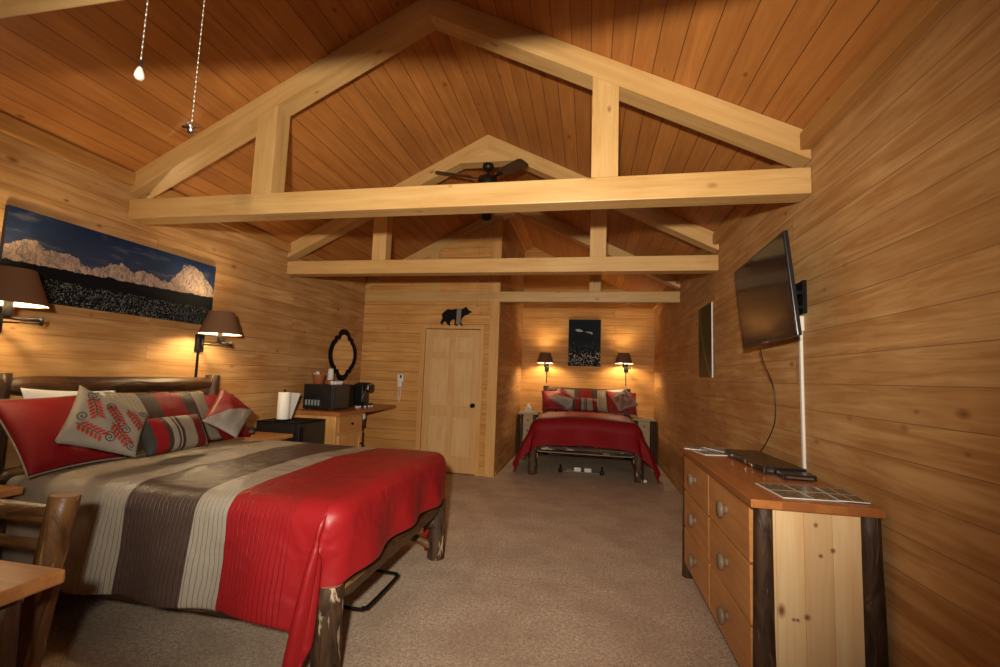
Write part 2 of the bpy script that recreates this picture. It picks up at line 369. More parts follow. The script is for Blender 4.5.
for a, b in zip(rails, rails[1:]):
    for x0, x1 in ((dx0+st, xm-.045), (xm+.045, dx1-st)):
        MB().box(x0, fy+.014, a[1], x1, fy+.03, b[0]).box(x0+.03, fy+.004, a[1]+.03, x1-.03, fy+.02, b[0]-.03, .006).build('raised_panel', DOORP, ds)
k = MB().lathe([(.0, 0), (.03, 0), (.03, .006), (.012, .01), (.012, .03), (.026, .04), (.031, .055), (.024, .068), (.0, .072)], n=20, cap=False).build('knob', BLACKM, d, M=Matrix.Translation((1.735, fy, .955)) @ Matrix.Rotation(math.pi/2, 4, 'X'))
MB().box(dx0-.07, YD-.012, 0, dx0-.002, YD, 2.09, .002).box(dx1+.002, YD-.012, 0, dx1+.055, YD, 2.09, .002).box(dx0-.002, YD-.012, dz1+.002, dx1+.002, YD, 2.09, .002).build('casing', TRIMW, d)
# floor register by the partition
tg = MB().box(1.28, 5.86, 0, 1.50, 5.96, .006)
for i in range(9): tg.box(1.29+i*.022, 5.87, .006, 1.30+i*.022, 5.95, .009)
tag(tg.build('floor_vent', BLACKM), 'small dark floor register in the carpet before the far door', 'floor vent')
# ------------------------------------------------------------------ roof trusses
def truss(y, label, collar=False, posts=True):
    t = thing('roof_truss', label, 'roof truss', (0, y, HC), group='exposed timber roof trusses')
    th = .14
    beam('bottom_chord', (.002, 0, 0), (W-.002, 0, 0), th, CH, t)
    hp = .137; vz = hp/math.cos(math.atan(SL)); a = math.atan(SL); zc = HE-HC-vz
    for sg in (0, 1):
        mb = MB(); X = (lambda x: x) if not sg else (lambda x: W-x)
        # built in a rotated local frame so that the grain follows the rafter
        p0 = Vector((X(.002), 0, zc+SL*.002-.001)); p1 = Vector((X(W/2), 0, zc+SL*W/2-.001))
        x = (p1-p0).normalized(); yv = Vector((0, 1, 0)); z = x.cross(yv)
        M = Matrix.Translation(p0) @ Matrix((x, yv, z)).transposed().to_4x4(); Mi = M.inverted()
        poly = [p0, p1, p1+Vector((0, 0, vz-.001)), p0+Vector((0, 0, vz-.001))]
        pts = [Mi @ q for q in poly]
        MB().prism([(q.x, q.z) for q in pts], 1, 0, th).build('rafter', BEAM, t, M=M)
    if posts:
        for x0, x1 in ((1.012, 1.167), (3.312, 3.466)):
            z0 = CH; za = zc+SL*min(x0, W-x0); zb = zc+SL*min(x1, W-x1)
            Mz = Matrix(((0, 0, 1, 0), (0, 1, 0, 0), (-1, 0, 0, 0), (0, 0, 0, 1)))  # local x is downwards
            poly = [(-z0, x0), (-z0, x1), (-zb, x1), (-za, x0)]
            MB().prism(poly, 1, .004, th-.004).build('post', BEAM, t, M=Mz)
    if collar:
        zb = 3.60-HC; dx = (HR-HC-vz-zb)/SL
        MB().prism([(W/2-dx, zb), (W/2+dx, zb), (W/2, HR-HC-vz)], 1, .005, th-.005).build('gusset_block', BEAM, t)
    return t
truss(.85, 'nearest roof truss, its beam just crossing the top left corner', True)
truss(Y1, 'large roof truss of pale timber across the middle foreground')
truss(Y2, 'second roof truss behind the largest one, carrying the ceiling fan', True)
truss(Y3, 'farthest roof truss above the door wall and bed alcove')
# ------------------------------------------------------------------ ceiling fans and pull chains
def fan(loc, label, a0):
    t = thing('ceiling_fan', label, 'ceiling fan', loc, group='ceiling fans on the trusses')
    MB().lathe([(.0, 0), (.058, 0), (.060, -.03), (.045, -.062), (.02, -.072), (0, -.072)][::-1], cap=False).build('canopy', BRONZE, t)
    MB().lathe([(.011, -.13), (.011, -.05)]).build('downrod', BRONZE, t)
    MB().lathe([(0, -.30), (.07, -.295), (.10, -.27), (.11, -.20), (.10, -.15), (.05, -.125), (0, -.12)], cap=False, n=32).build('motor', BRONZE, t)
    MB().lathe([(0, -.61), (.045, -.605), (.05, -.58), (.05, -.33), (.06, -.29), (0, -.29)], cap=False).build('switch_housing', BRONZE, t)
    for k in range(3):
        a = a0+k*2*math.pi/3; M = Matrix.Rotation(a, 4, 'Z') @ Matrix.Translation((0, 0, -.155)) @ Matrix.Rotation(math.radians(-13), 4, 'X')
        pl = [(.17, -.045), (.30, -.062), (.52, -.07), (.55, -.05), (.555, 0), (.55, .05), (.52, .07), (.30, .062), (.17, .045)]
        bl = MB().prism(pl, 2, -.004, .004).build('blade', BLADE, t, M=M)
        MB().box(.08, -.018, -.004-.006, .22, .018, -.004, .002).build('blade_iron', BRONZE, bl)
    return t
fan((W/2, Y2+.07, 3.60), 'dark ceiling fan under the second truss, seen above the largest beam', math.radians(203))
fan((W/2, .92, 3.60), 'dark ceiling fan on the nearest truss, above the view', math.radians(90))
def pull_chain(loc, L, label, pend):
    t = thing('pull_chain', label, 'pull chain', loc, group='ceiling fan pull chains')
    mb = MB(); n = int(L/.014)
    for i in range(n):
        z = L*i/n; r = .0021 if i % 2 else .0012
        mb.tube([(0, 0, z), (0, 0, z+L/n)], r, 6)
    mb.build('bead_chain', CHAIN, t)
    if pend == 'bulb':
        MB().lathe([(0, -.038), (.007, -.036), (.0105, -.029), (.0095, -.020), (.0055, -.009), (.004, -.005)], cap=False).build('bulb_pendant', FROST, t)
        MB().lathe([(.004, -.008), (.0046, -.004), (.0044, .010), (.002, .013)]).build('cap', BRONZE, t)
    elif pend == 'fan':
        p = MB().lathe([(0, -.02), (.009, -.016), (.009, 0), (.004, .008), (0, .01)], cap=False, n=12)
        for k in range(4):
            a = k*math.pi/2+.3; p.box(.004, -.005, -.002, .024, .005, .0, .001, Matrix.Rotation(a, 4, 'Z') @ Matrix.Rotation(.3, 4, 'X'))
        p.build('fan_pendant', CHROME, t)
    else: MB().lathe([(0, -.025), (.005, -.02), (.005, -.003), (.002, 0)], n=8, cap=False).build('drop', CHROME, t)
    return t
pull_chain((2.24, .847, 2.10), 1.0, 'bead pull chain ending in a small white bulb', 'bulb')
pull_chain((2.24, 1.0, 2.03), 1.055, 'bead pull chain ending in a tiny metal fan', 'fan')
pull_chain((2.30, Y2+.07, 2.06), 1.02, 'thin pull chain right of its twin, below the far ceiling fan', '')
pull_chain((2.185, Y2+.07, 2.10), 1.0, 'thin pull chain left of its twin, below the far ceiling fan', '')
# ------------------------------------------------------------------ log beds
def bed(loc, rz, label, L, half, hh=1.29):
    t = thing('log_bed', label, 'bed', loc, rz, 'log beds')
    for s in (-1, 1):
        log('headboard_post', (.12, s*(half-.01), 0), (.12, s*(half-.01), hh+.015), .062, .056, BARK, t, 1+s)
        log('footboard_post', (L, s*half, 0), (L, s*half, .44), .066, .058, BARK, t, 4+s)
        log('side_rail', (.10, s*(half-.03), .27), (L, s*(half-.03), .27), .05, .05, BARKD, t, 7+s)
        if s > 0: log('brace', (L-.02, s*(half-.02), .09), (L-.45, s*(half-.04), .24), .03, .03, LOGC, t, 8+s)
    log('headboard_rail', (.12, -half+.03, hh-.06), (.12, half-.03, hh-.06), .06, .055, LOGB, t, 11, .10)
    log('headboard_rail', (.12, -half+.03, .72), (.12, half-.03, .72), .05, .05, LOGB, t, 12, .08)
    for i in range(7):
        y = -half+.2+(2*half-.4)*i/6
        log('spindle', (.12, y, .75), (.12, y, hh-.08), .028, .028, LOGC, t, 20+i, n=8)
    log('footboard_rail', (L, -half+.03, .385), (L, half-.03, .385), .052, .05, LOGB if rz == 0 else BARK, t, 13, .07)
    m = MB().box(.19, -half+.04, .30, L-.05, half-.04, .745, .05, seg=4).build('mattress', SHEET, None)
    for p in m.data.polygons: p.use_smooth = True
    m.matrix_world = Matrix.Translation(loc) @ Matrix.Rotation(rz, 4, 'Z')
    return t, m
NB = (0, 2.69, 0); FB = (3.285, YB, 0); NL, FL = 2.205, 1.955
b1, m1 = bed(NB, 0, 'large log bed in the left foreground with brown log footboard', NL, .745)
b2, m2 = bed(FB, -math.pi/2, 'log bed in the far alcove with peeled bark footboard log', FL, .735, 1.22)
tag(m1, 'beige sheeted mattress under the striped comforter of the near bed', 'mattress', 'mattresses on the log beds')
tag(m2, 'beige sheeted mattress under the red comforter in the far alcove', 'mattress', 'mattresses on the log beds')
def comforter(name, m, loc, rz, x0, xL, half, top, fside, ffoot, flare, label, seed, r=.09, crown=.03, fold=1.):
    def P(u, v):
        s = x0+(xL+ffoot-x0)*u; t = (-(half+fside)+2*(half+fside)*v)
        ex = max(0, s-(xL-r)); ey = max(0, abs(t)-(half-r)); e = math.hypot(ex, ey); sy = 1 if t > 0 else -1
        cc = min(1, min(ex, ey)/.3) if fold < 1 else 0
        e *= 1+.22*cc
        if fold < 1 and ey > 0: e += .13*max(0, min(1, (s-(xL-.42))/.42))**2*min(1, ey/fside)*(1-.4*cc)
        bx = min(s, xL-r)-.10*cc; by = min(abs(t), half-r)
        z = top+crown*(1-(t/half)**2 if abs(t) < half else 0)*min(1, (s-x0)/.3+.3)
        q = noise.noise(Vector((s*2.2, t*2.2, seed)))*.014+noise.noise(Vector((s*6, t*6, seed+3)))*.005
        if e > 0:
            g_ = math.hypot(ex*fold, ey); dx, dy = ex*fold/g_, ey/g_
            if e < r*1.5708: o = r*math.sin(e/r); dn = r*(1-math.cos(e/r))
            else:
                rest = e-r*1.5708; o = r+flare*rest; dn = r+rest*math.sqrt(1-min(.9, flare)**2)
                amp = min(1, rest/.2)*.022; ph = (s if ey > ex else t)*13+seed
                corner = min(ex, ey)/max(ex, ey)
                o += amp*math.sin(ph)*(1-corner)+amp*2.2*math.sin(math.atan2(ey, ex)*11+seed)*corner
            return Vector((bx+dx*o, sy*(by+dy*o), z-dn+q*.3))
        return Vector((s, t, z+q))
    tot = xL+ffoot-x0
    mb = MB().grid(P, 84, 84, lambda u, v: ((x0+tot*u)/2.8, v))
    o = mb.build(name, m); o.matrix_world = Matrix.Translation(loc) @ Matrix.Rotation(rz, 4, 'Z')
    so = o.modifiers.new('s', 'SOLIDIFY'); so.thickness = .022; so.offset = -1 
    su = o.modifiers.new('b', 'SUBSURF'); su.levels = 1; su.render_levels = 1
    return tag(o, label, 'comforter', 'comforters on the log beds')
comforter('comforter', COMF, NB, 0, .42, 2.27, .80, .785, .46, .30, .10, 'beige, brown, grey and red striped comforter draped over the near bed', 2., fold=.16)
comforter('comforter', COMF2, FB, -math.pi/2, .55, 2.03, .80, .78, .60, .33, .42, 'red comforter with beige top edge on the alcove bed', 5., r=.16, crown=.06)
# ------------------------------------------------------------------ pillows
def psurf(c, T, pinch, flat=.42):
    tl, tr, br, bl = [Vector(p) for p in c]; n = ((br-tl).cross(tr-bl)).normalized()
    if n.x < 0: n = -n
    def F(u, v, side, off=0.):
        a, b = 2*u-1, 2*v-1
        a2 = a*(1-pinch*(1-b*b)**.8); b2 = b*(1-pinch*(1-a*a)**.8)
        U, V = (a2+1)/2, (b2+1)/2
        p = (tl*(1-U)+tr*U)*(1-V)+(bl*(1-U)+br*U)*V
        k = max(0, (1-a*a)*(1-b*b))**flat
        w = noise.noise(Vector((a*2.1+T*50, b*2.1, T*90+side)))*.012*k
        return p+n*side*(T*k+w+off)
    return F
def pillow(m, c, T, label, cat, group, bedT, mirror=False, pinch=.07, name='pillow', edge=None, split=None, flat=.42):
    c = [Vector(p) for p in c]
    if mirror: c = [Vector((p[0], -p[1], p[2])) for p in (c[1], c[0], c[3], c[2])]
    cen = sum(c, Vector())/4; cl = [p-cen for p in c]
    F = psurf(cl, T, pinch, flat); N = 24; mb = MB()
    if split: mb.mat(split[0])
    else: mb.mat(m)
    mb.grid(lambda u, v: F(u, v, 1), N, N); mb.mat(m).grid(lambda u, v: F(u, v, -1), N, N)
    if split:
        mb.mat(m); k = mb.mi; mb.bm.faces.ensure_lookup_table()
        for i in range(N):
            for j in range(N):
                f = mb.bm.faces[i*N+j]; a, b = (i+.5)/N, (j+.5)/N
                if split[1](a, b): f.material_index = k
    bmesh.ops.remove_doubles(mb.bm, verts=mb.bm.verts[:], dist=.0005)
    o = mb.build(name, None); o.matrix_world = Matrix.Translation(bedT[0]) @ Matrix.Rotation(bedT[1], 4, 'Z') @ Matrix.Translation(cen)
    if edge:
        pts = []
        for i in range(N): pts.append(F(i/N, 0, 1))
        for i in range(N): pts.append(F(1, i/N, 1))
        for i in range(N): pts.append(F(1-i/N, 1, 1))
        for i in range(N+1): pts.append(F(0, 1-i/N, 1))
        MB().tube(pts, .005, 6).build('piping', edge, o)
    tag(o, label, cat, group)
    return o, F
LEAFR = plain('leaf_red', (.30, .022, .014), .5); INK = plain('swirl_thread', (.02, .012, .012), .5)
def embroider(o, F, mirror):
    lf = MB()
    def leaf(u, v, a, L, w):
        n = 8; top = []; bot = []
        for i in range(n+1):
            s = i/n; h = w*math.sin(math.pi*s)**.8; x = L*(s-.5)
            for arr, sg in ((top, 1), (bot, -1)):
                uu = u+x*math.cos(a)-sg*h*math.sin(a); vv = v+x*math.sin(a)+sg*h*math.cos(a)
                arr.append(F(min(.97, max(.03, uu)), min(.97, max(.03, vv)), 1, .0035))
        n0 = len(lf.bm.faces)
        A = [lf.bm.verts.new(p) for p in top]; B = [lf.bm.verts.new(p) for p in bot]
        for i in range(n):
            try: lf.bm.faces.new((A[i], A[i+1], B[i+1], B[i]))
            except ValueError: pass
    sw = MB()
    def swirl(u, v, r, a0, turns, sg=1):
        pts = []
        for i in range(30):
            s = i/29; a = a0+sg*turns*2*math.pi*s; rr = r*(1-s*.85)
            pts.append(F(min(.97, max(.03, u+rr*math.cos(a))), min(.97, max(.03, v+rr*math.sin(a))), 1, .003))
        sw.tube(pts, .0022, 5)
    def curve(pp):
        pts = []
        for (a, b), (c, d) in zip(pp, pp[1:]):
            for k in range(5): pts.append(F(a+(c-a)*k/5, b+(d-b)*k/5, 1, .003))
        sw.tube(pts, .0022, 5)
    X = (lambda u: 1-u) if mirror else (lambda u: u)
    for cu, cv, a0, side in ((.24, .34, 1.2, 1), (.52, .36, .9, 1), (.80, .30, .8, 1), (.28, .76, .4, 1), (.66, .70, .7, 1)):
        for i in range(6):
            s = i-2.5
            u = cu+s*.062*math.cos(a0); v = cv+s*.062*math.sin(a0)
            for sg in (-1, 1):
                aa = a0+sg*.9; leaf(X(u+.062*math.cos(aa)), v+.062*math.sin(aa), (math.pi-aa) if mirror else aa, .115, .022)
        curve([(X(cu-.2*math.cos(a0)), cv-.2*math.sin(a0)), (X(cu+.01), cv), (X(min(.95, cu+.2*math.cos(a0))), min(.95, cv+.2*math.sin(a0)))])
    for q in ((.18, .14, .09, 0, 1.6), (.45, .24, .08, 2, 1.6), (.72, .60, .09, 3, 1.7), (.14, .55, .08, 1, 1.5), (.55, .82, .09, 4, 1.7), (.88, .12, .07, 5, 1.5), (.86, .86, .07, 1, 1.5)):
        swirl(X(q[0]), *q[1:], -1 if mirror else 1)
    lf.build('leaf_embroidery', LEAFR, o); sw.build('swirl_embroidery', INK, o)
def pillows(T, mir, where, dx=0.):
    G = 'pillows on the '+where
    def D(c): return [(p[0]+dx, p[1], p[2]+(.0 if p[2] > .95 else 0)) for p in c]
    L, R_ = ('left', 'right') if not mir else ('right', 'left')
    pillow(WHF, D([(.20, -.68, 1.225), (.20, -.15, 1.20), (.30, -.15, .84), (.30, -.68, .84)]), .035, 'white sleeping pillow behind the shams on the '+where, 'pillow', G, T, mir)
    pillow(REDF, D([(.27, -.87, 1.17), (.29, -.33, 1.19), (.56, -.34, .81), (.60, -.86, .80)]), .06, 'plain red sham at the %s end of the %s' % (L, where), 'pillow', G, T, mir, edge=SILF)
    pillow(REDF, D([(.26, .28, 1.17), (.28, .80, 1.14), (.52, .76, .80), (.52, .30, .80)]), .075, 'plain red sham at the %s end of the %s' % (R_, where), 'pillow', G, T, mir, edge=REDF)
    pillow(SHAM, D([(.36, -.36, 1.20), (.38, .38, 1.19), (.60, .38, .83), (.60, -.38, .83)]), .065, 'wide striped sham in the middle of the pillows on the '+where, 'pillow', G, T, mir)
    pillow(LUMB, D([(.72, -.45 if not mir else -.22, 1.05), (.74, -.03 if not mir else .22, 1.06), (.84, -.02 if not mir else .23, .855), (.86, -.47 if not mir else -.24, .855)]), .07, 'small striped bolster in front of the sham on the '+where, 'pillow', G, T, mir, pinch=.03)
    o, F = pillow(SILF, D([(.58, -.66, 1.255), (.78, -.41, 1.085), (.87, -.54, .86), (.74, -.87, .98)]), .055, 'beige cushion embroidered with red leaves on the '+where, 'cushion', G, T, mir, name='cushion')
    embroider(o, F, mir)
    # diamond cushion: red upper half, silver pleated lower half
    pillow(REDF, D([(.44, .48, 1.215), (.63, .64, 1.02), (.78, .30, .855), (.65, .10, .995)]), .055, 'two-tone cushion, red above and pleated silver below, on the '+where, 'cushion', G, T, mir, name='cushion',
           split=(PLEAT, (lambda u, v: u+v < 1) if not mir else (lambda u, v: v < u)))
pillows((NB, 0), False, 'near bed'); pillows((FB, -math.pi/2), True, 'alcove bed', -.05)
# ------------------------------------------------------------------ nightstands
def nightstand(loc, rz, w, dpt, h, label, topm, bodym, legm=BARKD):
    t = thing('nightstand', label, 'nightstand', loc, rz, 'log legged nightstands')   # front faces local +x
    box('top', topm, (0, -w/2, h-.035), (dpt, w/2, h), t, .006)
    for sx in (.05, dpt-.06):
        for sy in (-1, 1): log('leg', (sx, sy*(w/2-.06), 0), (sx, sy*(w/2-.06), h-.035), .034, .032, legm, t, sx+sy)
    box('body', bodym, (.05, -w/2+.07, .22), (dpt-.07, w/2-.07, h-.035), t)
    f = box('drawer', bodym, (dpt-.07, -w/2+.10, h-.21), (dpt-.045, w/2-.10, h-.05), t, .004)
    MB().lathe([(0, .03), (.018, .028), (.02, .02), (.008, .012), (.008, 0)], n=14, cap=False).build('knob', KNOB, f, M=Matrix.Translation((dpt-.046, 0, h-.13)) @ Matrix.Rotation(math.pi/2, 4, 'Y'))
    f = box('drawer', bodym, (dpt-.07, -w/2+.10, .25), (dpt-.045, w/2-.10, h-.24), t, .004)
    MB().lathe([(0, .03), (.018, .028), (.02, .02), (.008, .012), (.008, 0)], n=14, cap=False).build('knob', KNOB, f, M=Matrix.Translation((dpt-.046, 0, h-.32)) @ Matrix.Rotation(math.pi/2, 4, 'Y'))
    return t
nightstand((.02, 1.585, 0), 0, .50, .56, .755, 'nightstand between near bed and log chair at the left edge', CEDARX, CEDARX)
nightstand((.02, 3.84, 0), 0, .44, .48, .75, 'nightstand between near bed and the black refrigerator', CEDARX, CEDARX)
nightstand((2.27, YB-.02, 0), -math.pi/2, .36, .42, .75, 'greyish nightstand left of the alcove bed, under the tissue box', GREYN, GREYN, BARK)
nightstand((4.27, YB-.02, 0), -math.pi/2, .38, .42, .74, 'greyish nightstand right of the alcove bed', GREYN, GREYN)
# tissue box
tb = thing('tissue_box', 'pale tissue box with a tissue sticking up on left alcove nightstand', 'tissue box', (2.27, 8.32, .751))
box('box', plain('tissue_card', (.55, .52, .47), .7), (-.07, -.06, 0), (.07, .06, .085), tb, .006)
MB().grid(lambda u, v: Vector(((u-.5)*.09*(1-v*.5)+.01*math.sin(v*6), .012*math.sin(u*9+v*3), .083+v*.075*(1-abs(u-.5)*.7))), 12, 8).build('tissue', PAPER, tb)
# alarm clock
ac = thing('alarm_clock', 'small black cylindrical clock on the nightstand beside the near bed', 'clock', (.18, 3.82, .751))
Mc = Matrix.Translation((0, 0, .035)) @ Matrix.Rotation(math.pi/2, 4, 'X') @ Matrix.Translation((0, 0, -.08))
MB().lathe([(0, 0), (.03, 0), (.034, .006), (.034, .154), (.03, .16), (0, .16)], cap=False).build('body', BLACKP, ac, M=Mc)
MB().box(.028, -.04, .02, .037, .04, .045, .002).build('display', CHROME, ac)
MB().box(-.03, -.06, 0, .03, .06, .006, .002).build('foot', BLACKP, ac)
# ------------------------------------------------------------------ wall lamps
def wall_lamp(loc, rz, label, dy, pw=29, zb=1.65, arm=.27, cord=.27):
    """local +x leaves the wall; shade centre at (arm, dy)"""
    t = thing('wall_lamp', label, 'lamp', loc, rz, 'swing arm wall lamps')
    MB().box(0, -.04, -.075, .022, .04, .075, .004).box(.022, -.012, -.03, .05, .012, .03, .003).build('backplate', BLACKM, t)
    MB().box(0, -.009, -.075-cord, .014, .009, -.075, .002).build('cord_cover', BLACKM, t)
    el = (arm, .06, -.01)
    MB().tube([(.045, 0, .012), (el[0], el[1], .012)], .0055, 8).tube([(.045, 0, -.012), (el[0], el[1], -.012)], .0055, 8).lathe([(.009, -.024), (.009, .024)], (el[0], el[1], 0), 10).tube([(el[0], el[1], .0), (arm, dy, .0)], .0055, 8).build('swing_arm', BLACKM, t)
    MB().lathe([(.014, -.02), (.02, -.01), (.02, .08), (.012, .09)], (arm, dy, .02), 14).build('socket', BLACKM, t)
    z0, z1 = .075, .265
    mb = MB().mat(SHADEO); n = 40
    def ring(r, z): return [(arm+r*math.cos(2*math.pi*i/n), dy+r*math.sin(2*math.pi*i/n), z) for i in range(n)]
    mb.rings([ring(.158, z0), ring(.094, z1)], cap=False).rings([ring(.094, z1), ring(.091, z1)], cap=False).rings([ring(.158, z0), ring(.155, z0)], cap=False)
    sh = mb.build('lamp_shade', None, t)
    MB().rings([ring(.155, z0+.0005), ring(.091, z1-.0005)], cap=False).build('shade_lining', SHADEI, sh, recalc=False)
    lb = MB().lathe([(.012, 0), (.02, .02), (.03, .05), (.03, .065), (.018, .088), (.001, .093)], (arm, dy, .105), 16, cap=True)
    lb = lb.build('light_bulb', None, t)
    area = sum(p.area for p in lb.data.polygons)
    b = NT('bulb_glow'); lb.data.materials.clear()
    lb.data.materials.append(b.out((1, .9, .7), .5, Emission_Color=(*LAMPC, 1), Emission_Strength=pw/(math.pi*area)))
    return t
wall_lamp((0, 1.965, 1.60), 0, 'wall lamp with brown shade at the left edge beside the mountain picture', -.10, 19)
wall_lamp((0, 3.365, 1.575), 0, 'wall lamp with brown shade right of the mountain picture', -.065, 21)
wall_lamp((2.55, YB, 1.57), -math.pi/2, 'wall lamp left of the dark picture over the alcove bed', -.01, cord=.22)
wall_lamp((3.99, YB, 1.60), -math.pi/2, 'wall lamp right of the dark picture over the alcove bed', -.06, cord=.25)
# ------------------------------------------------------------------ pictures
def picture(name, a, b, m, edge, label):
    t = thing(name, label, 'picture', a)
    s = Vector(b)-Vector(a); mb = MB().mat(edge).box(0, 0, 0, s.x, s.y, s.z, .001)
    mb.build('canvas', None, t); return t
t = NT('mountain_print'); uv = t.n('TexCoord').outputs['UV']; s = t.n('SeparateXYZ', {0: uv}); U, V = s.outputs[0], s.outputs[1]
fc = t.n('FloatCurve', {1: U}); cu = fc.mapping.curves[0]
for p in cu.points: p.location = (p.location[0], .5)
pts = [(0, .56), (.04, .63), (.085, .685), (.14, .60), (.22, .62), (.32, .53), (.45, .66), (.52, .60), (.60, .63), (.68, .56), (.74, .68), (.80, .86), (.86, .88), (.93, .76), (1, .58)]
cu.points[0].location = pts[0]; cu.points[1].location = pts[-1]
for p in pts[1:-1]: cu.points.new(*p)
fc.mapping.update()
st = t.n('CombineXYZ', {0: t.math('MULTIPLY', U, 3.), 1: V, 2: 0.}).outputs[0]
st2 = t.n('VectorMath', {0: st, 1: (1., .55, 1)}, operation='MULTIPLY').outputs[0]
nz = t.n('TexNoise', {'Vector': st, 'Scale': 7., 'Detail': 6., 'Roughness': .7}).outputs[0]
nf = t.n('TexNoise', {'Vector': st2, 'Scale': 13., 'Detail': 6., 'Roughness': .7, 'Distortion': 1.8}).outputs[0]
ridge = t.math('ADD', fc.outputs[0], t.math('MULTIPLY', t.math('SUBTRACT', nz, .5), .24))
sky = t.ramp(V, [(.4, (.040, .055, .095)), (1., (.010, .022, .065))])
cl = t.n('TexNoise', {'Vector': t.n('VectorMath', {0: st, 1: (1.2, 5., 1)}, operation='MULTIPLY').outputs[0], 'Scale': 1.7, 'Detail': 3.}).outputs[0]
sky = t.mix(t.ramp(cl, [(.55, 0.), (.8, .6)]), sky, (.20, .19, .20))
snow = t.mix(t.ramp(nf, [(.36, 1.), (.60, 0.)]), (.50, .35, .255), (.13, .11, .115))
col = t.mix(t.math('LESS_THAN', V, ridge), sky, snow)
tree = t.math('ADD', .41, t.math('ADD', t.math('MULTIPLY', U, .06), t.math('MULTIPLY', t.math('SUBTRACT', nz, .5), .10)))
col = t.mix(t.math('LESS_THAN', V, tree), col, (.006, .007, .009))
vo = t.n('TexVoronoi', {'Vector': t.n('CombineXYZ', {0: t.math('MULTIPLY', U, 3.), 1: V, 2: 0.}).outputs[0], 'Scale': 52.})
sp = t.math('MULTIPLY', t.math('LESS_THAN', vo.outputs['Distance'], .38), t.math('LESS_THAN', V, t.math('ADD', .16, t.math('MULTIPLY', nz, .22))))
col = t.mix(t.math('MULTIPLY', sp, t.ramp(nf, [(.35, 0.), (.6, .8)])), col, (.30, .30, .27))
MTN = t.out(col, .6, .1)
CEDGE = plain('canvas_edge', (.02, .025, .04), .6); WEDGE = plain('white_edge', (.7, .7, .68), .5)
p = picture('picture', (.0, 1.955, 1.735), (.028, 3.447, 2.265), None, CEDGE, 'long panoramic mountain picture on the left wall above the near bed')
MB().grid(lambda u, v: Vector((.0288, u*1.492, v*.53)), 1, 1, smooth=False).build('print', MTN, p)
t = NT('flower_print'); uv = t.n('TexCoord').outputs['UV']; s = t.n('SeparateXYZ', {0: uv}); U, V = s.outputs[0], s.outputs[1]
n1 = t.n('TexNoise', {'Vector': uv, 'Scale': 5., 'Detail': 5., 'Roughness': .7}).outputs[0]
vo = t.n('TexVoronoi', {'Vector': uv, 'Scale': 24.})
low = t.ramp(t.math('ADD', V, t.math('MULTIPLY', t.math('SUBTRACT', n1, .5), .25)), [(.0, .4), (.10, .9), (.27, 1.), (.31, .12), (.45, .1), (.55, 0.)])
fl = t.math('MULTIPLY', t.ramp(vo.outputs['Distance'], [(.25, 1.), (.5, 0.)]), low)
col = t.mix(fl, (.008, .014, .022), (.50, .45, .33))
dv = t.math('ABSOLUTE', t.math('SUBTRACT', V, t.math('SUBTRACT', .80, t.math('MULTIPLY', U, .12))))
ml = t.math('MULTIPLY', t.math('LESS_THAN', dv, t.math('MULTIPLY', t.math('SUBTRACT', n1, .40), .16)), t.math('MULTIPLY', t.math('GREATER_THAN', U, .22), t.math('LESS_THAN', U, .74)))
col = t.mix(ml, col, (.45, .45, .42)); FLW = t.out(col, .6, .08)
p = picture('picture', (2.945, YB-.03, 1.615), (3.535, YB, 2.485), None, CEDGE, 'dark upright picture of pale flowers above the alcove bed')
MB().grid(lambda u, v: Vector((u*.59, -.0008, v*.87)), 1, 1, smooth=False).build('print', FLW, p)
t = NT('aurora_print'); uv = t.n('TexCoord').outputs['UV']; s = t.n('SeparateXYZ', {0: uv}); U, V = s.outputs[0], s.outputs[1]
n1 = t.n('TexNoise', {'Vector': uv, 'Scale': 3., 'Detail': 3.}).outputs[0]
cx = t.math('ADD', t.math('MULTIPLY', t.math('SUBTRACT', .9, V), t.math('SUBTRACT', .9, V)), t.math('MULTIPLY', n1, .2))
ar = t.ramp(t.math('ABSOLUTE', t.math('SUBTRACT', t.math('SUBTRACT', 1., U), t.math('ADD', cx, .05))), [(0., .6), (.12, 0.)])
col = t.mix(ar, (.010, .014, .012), (.16, .19, .09)); AUR = t.out(col, .45, .15)
p = picture('picture', (W-.012, 4.67, 1.44), (W, 5.19, 2.17), None, WEDGE, 'dark upright picture with a green streak on the right wall beyond the television')
MB().grid(lambda u, v: Vector((-.0008, u*.52, v*.73)), 1, 1, smooth=False).build('print', AUR, p)
# ------------------------------------------------------------------ mirror
Q = [(0, 1), (.14, .985), (.27, .93), (.36, .84), (.40, .72), (.56, .71), (.62, .66), (.64, .57), (.80, .47), (.92, .30), (.985, .14)]
def loop(k, hw, hh):
    q = [(a, b) for a, b in Q]+[(1, 0)]+[(a, -b) for a, b in reversed(Q[1:])]+[(0, -1)]
    q = q+[(-a, b) for a, b in reversed(q[1:-1])]
    out = []
    for i, (a, b) in enumerate(q):
        out.append((a*hw, b*hh))
    return [(a*(1-k/hw*1.0), b*(1-k/hh)) for a, b in out]
mr = thing('wall_mirror', 'black scalloped quatrefoil mirror on the left wall above the microwave', 'mirror', (0, 5.735, 1.595))
mb = MB(); hw, hh = .355, .355
R = []
for k, x in ((0, 0), (0, .018), (.015, .030), (.055, .030), (.078, .016), (.078, 0)): R.append([(x, a, b) for a, b in loop(k, hw, hh)])
mb.rings(R, cap=False, smooth=False).build('frame', BLACKM, mr)
MB().prism(loop(.07, hw, hh), 0, .004, .012).build('glass', MIRR, mr)
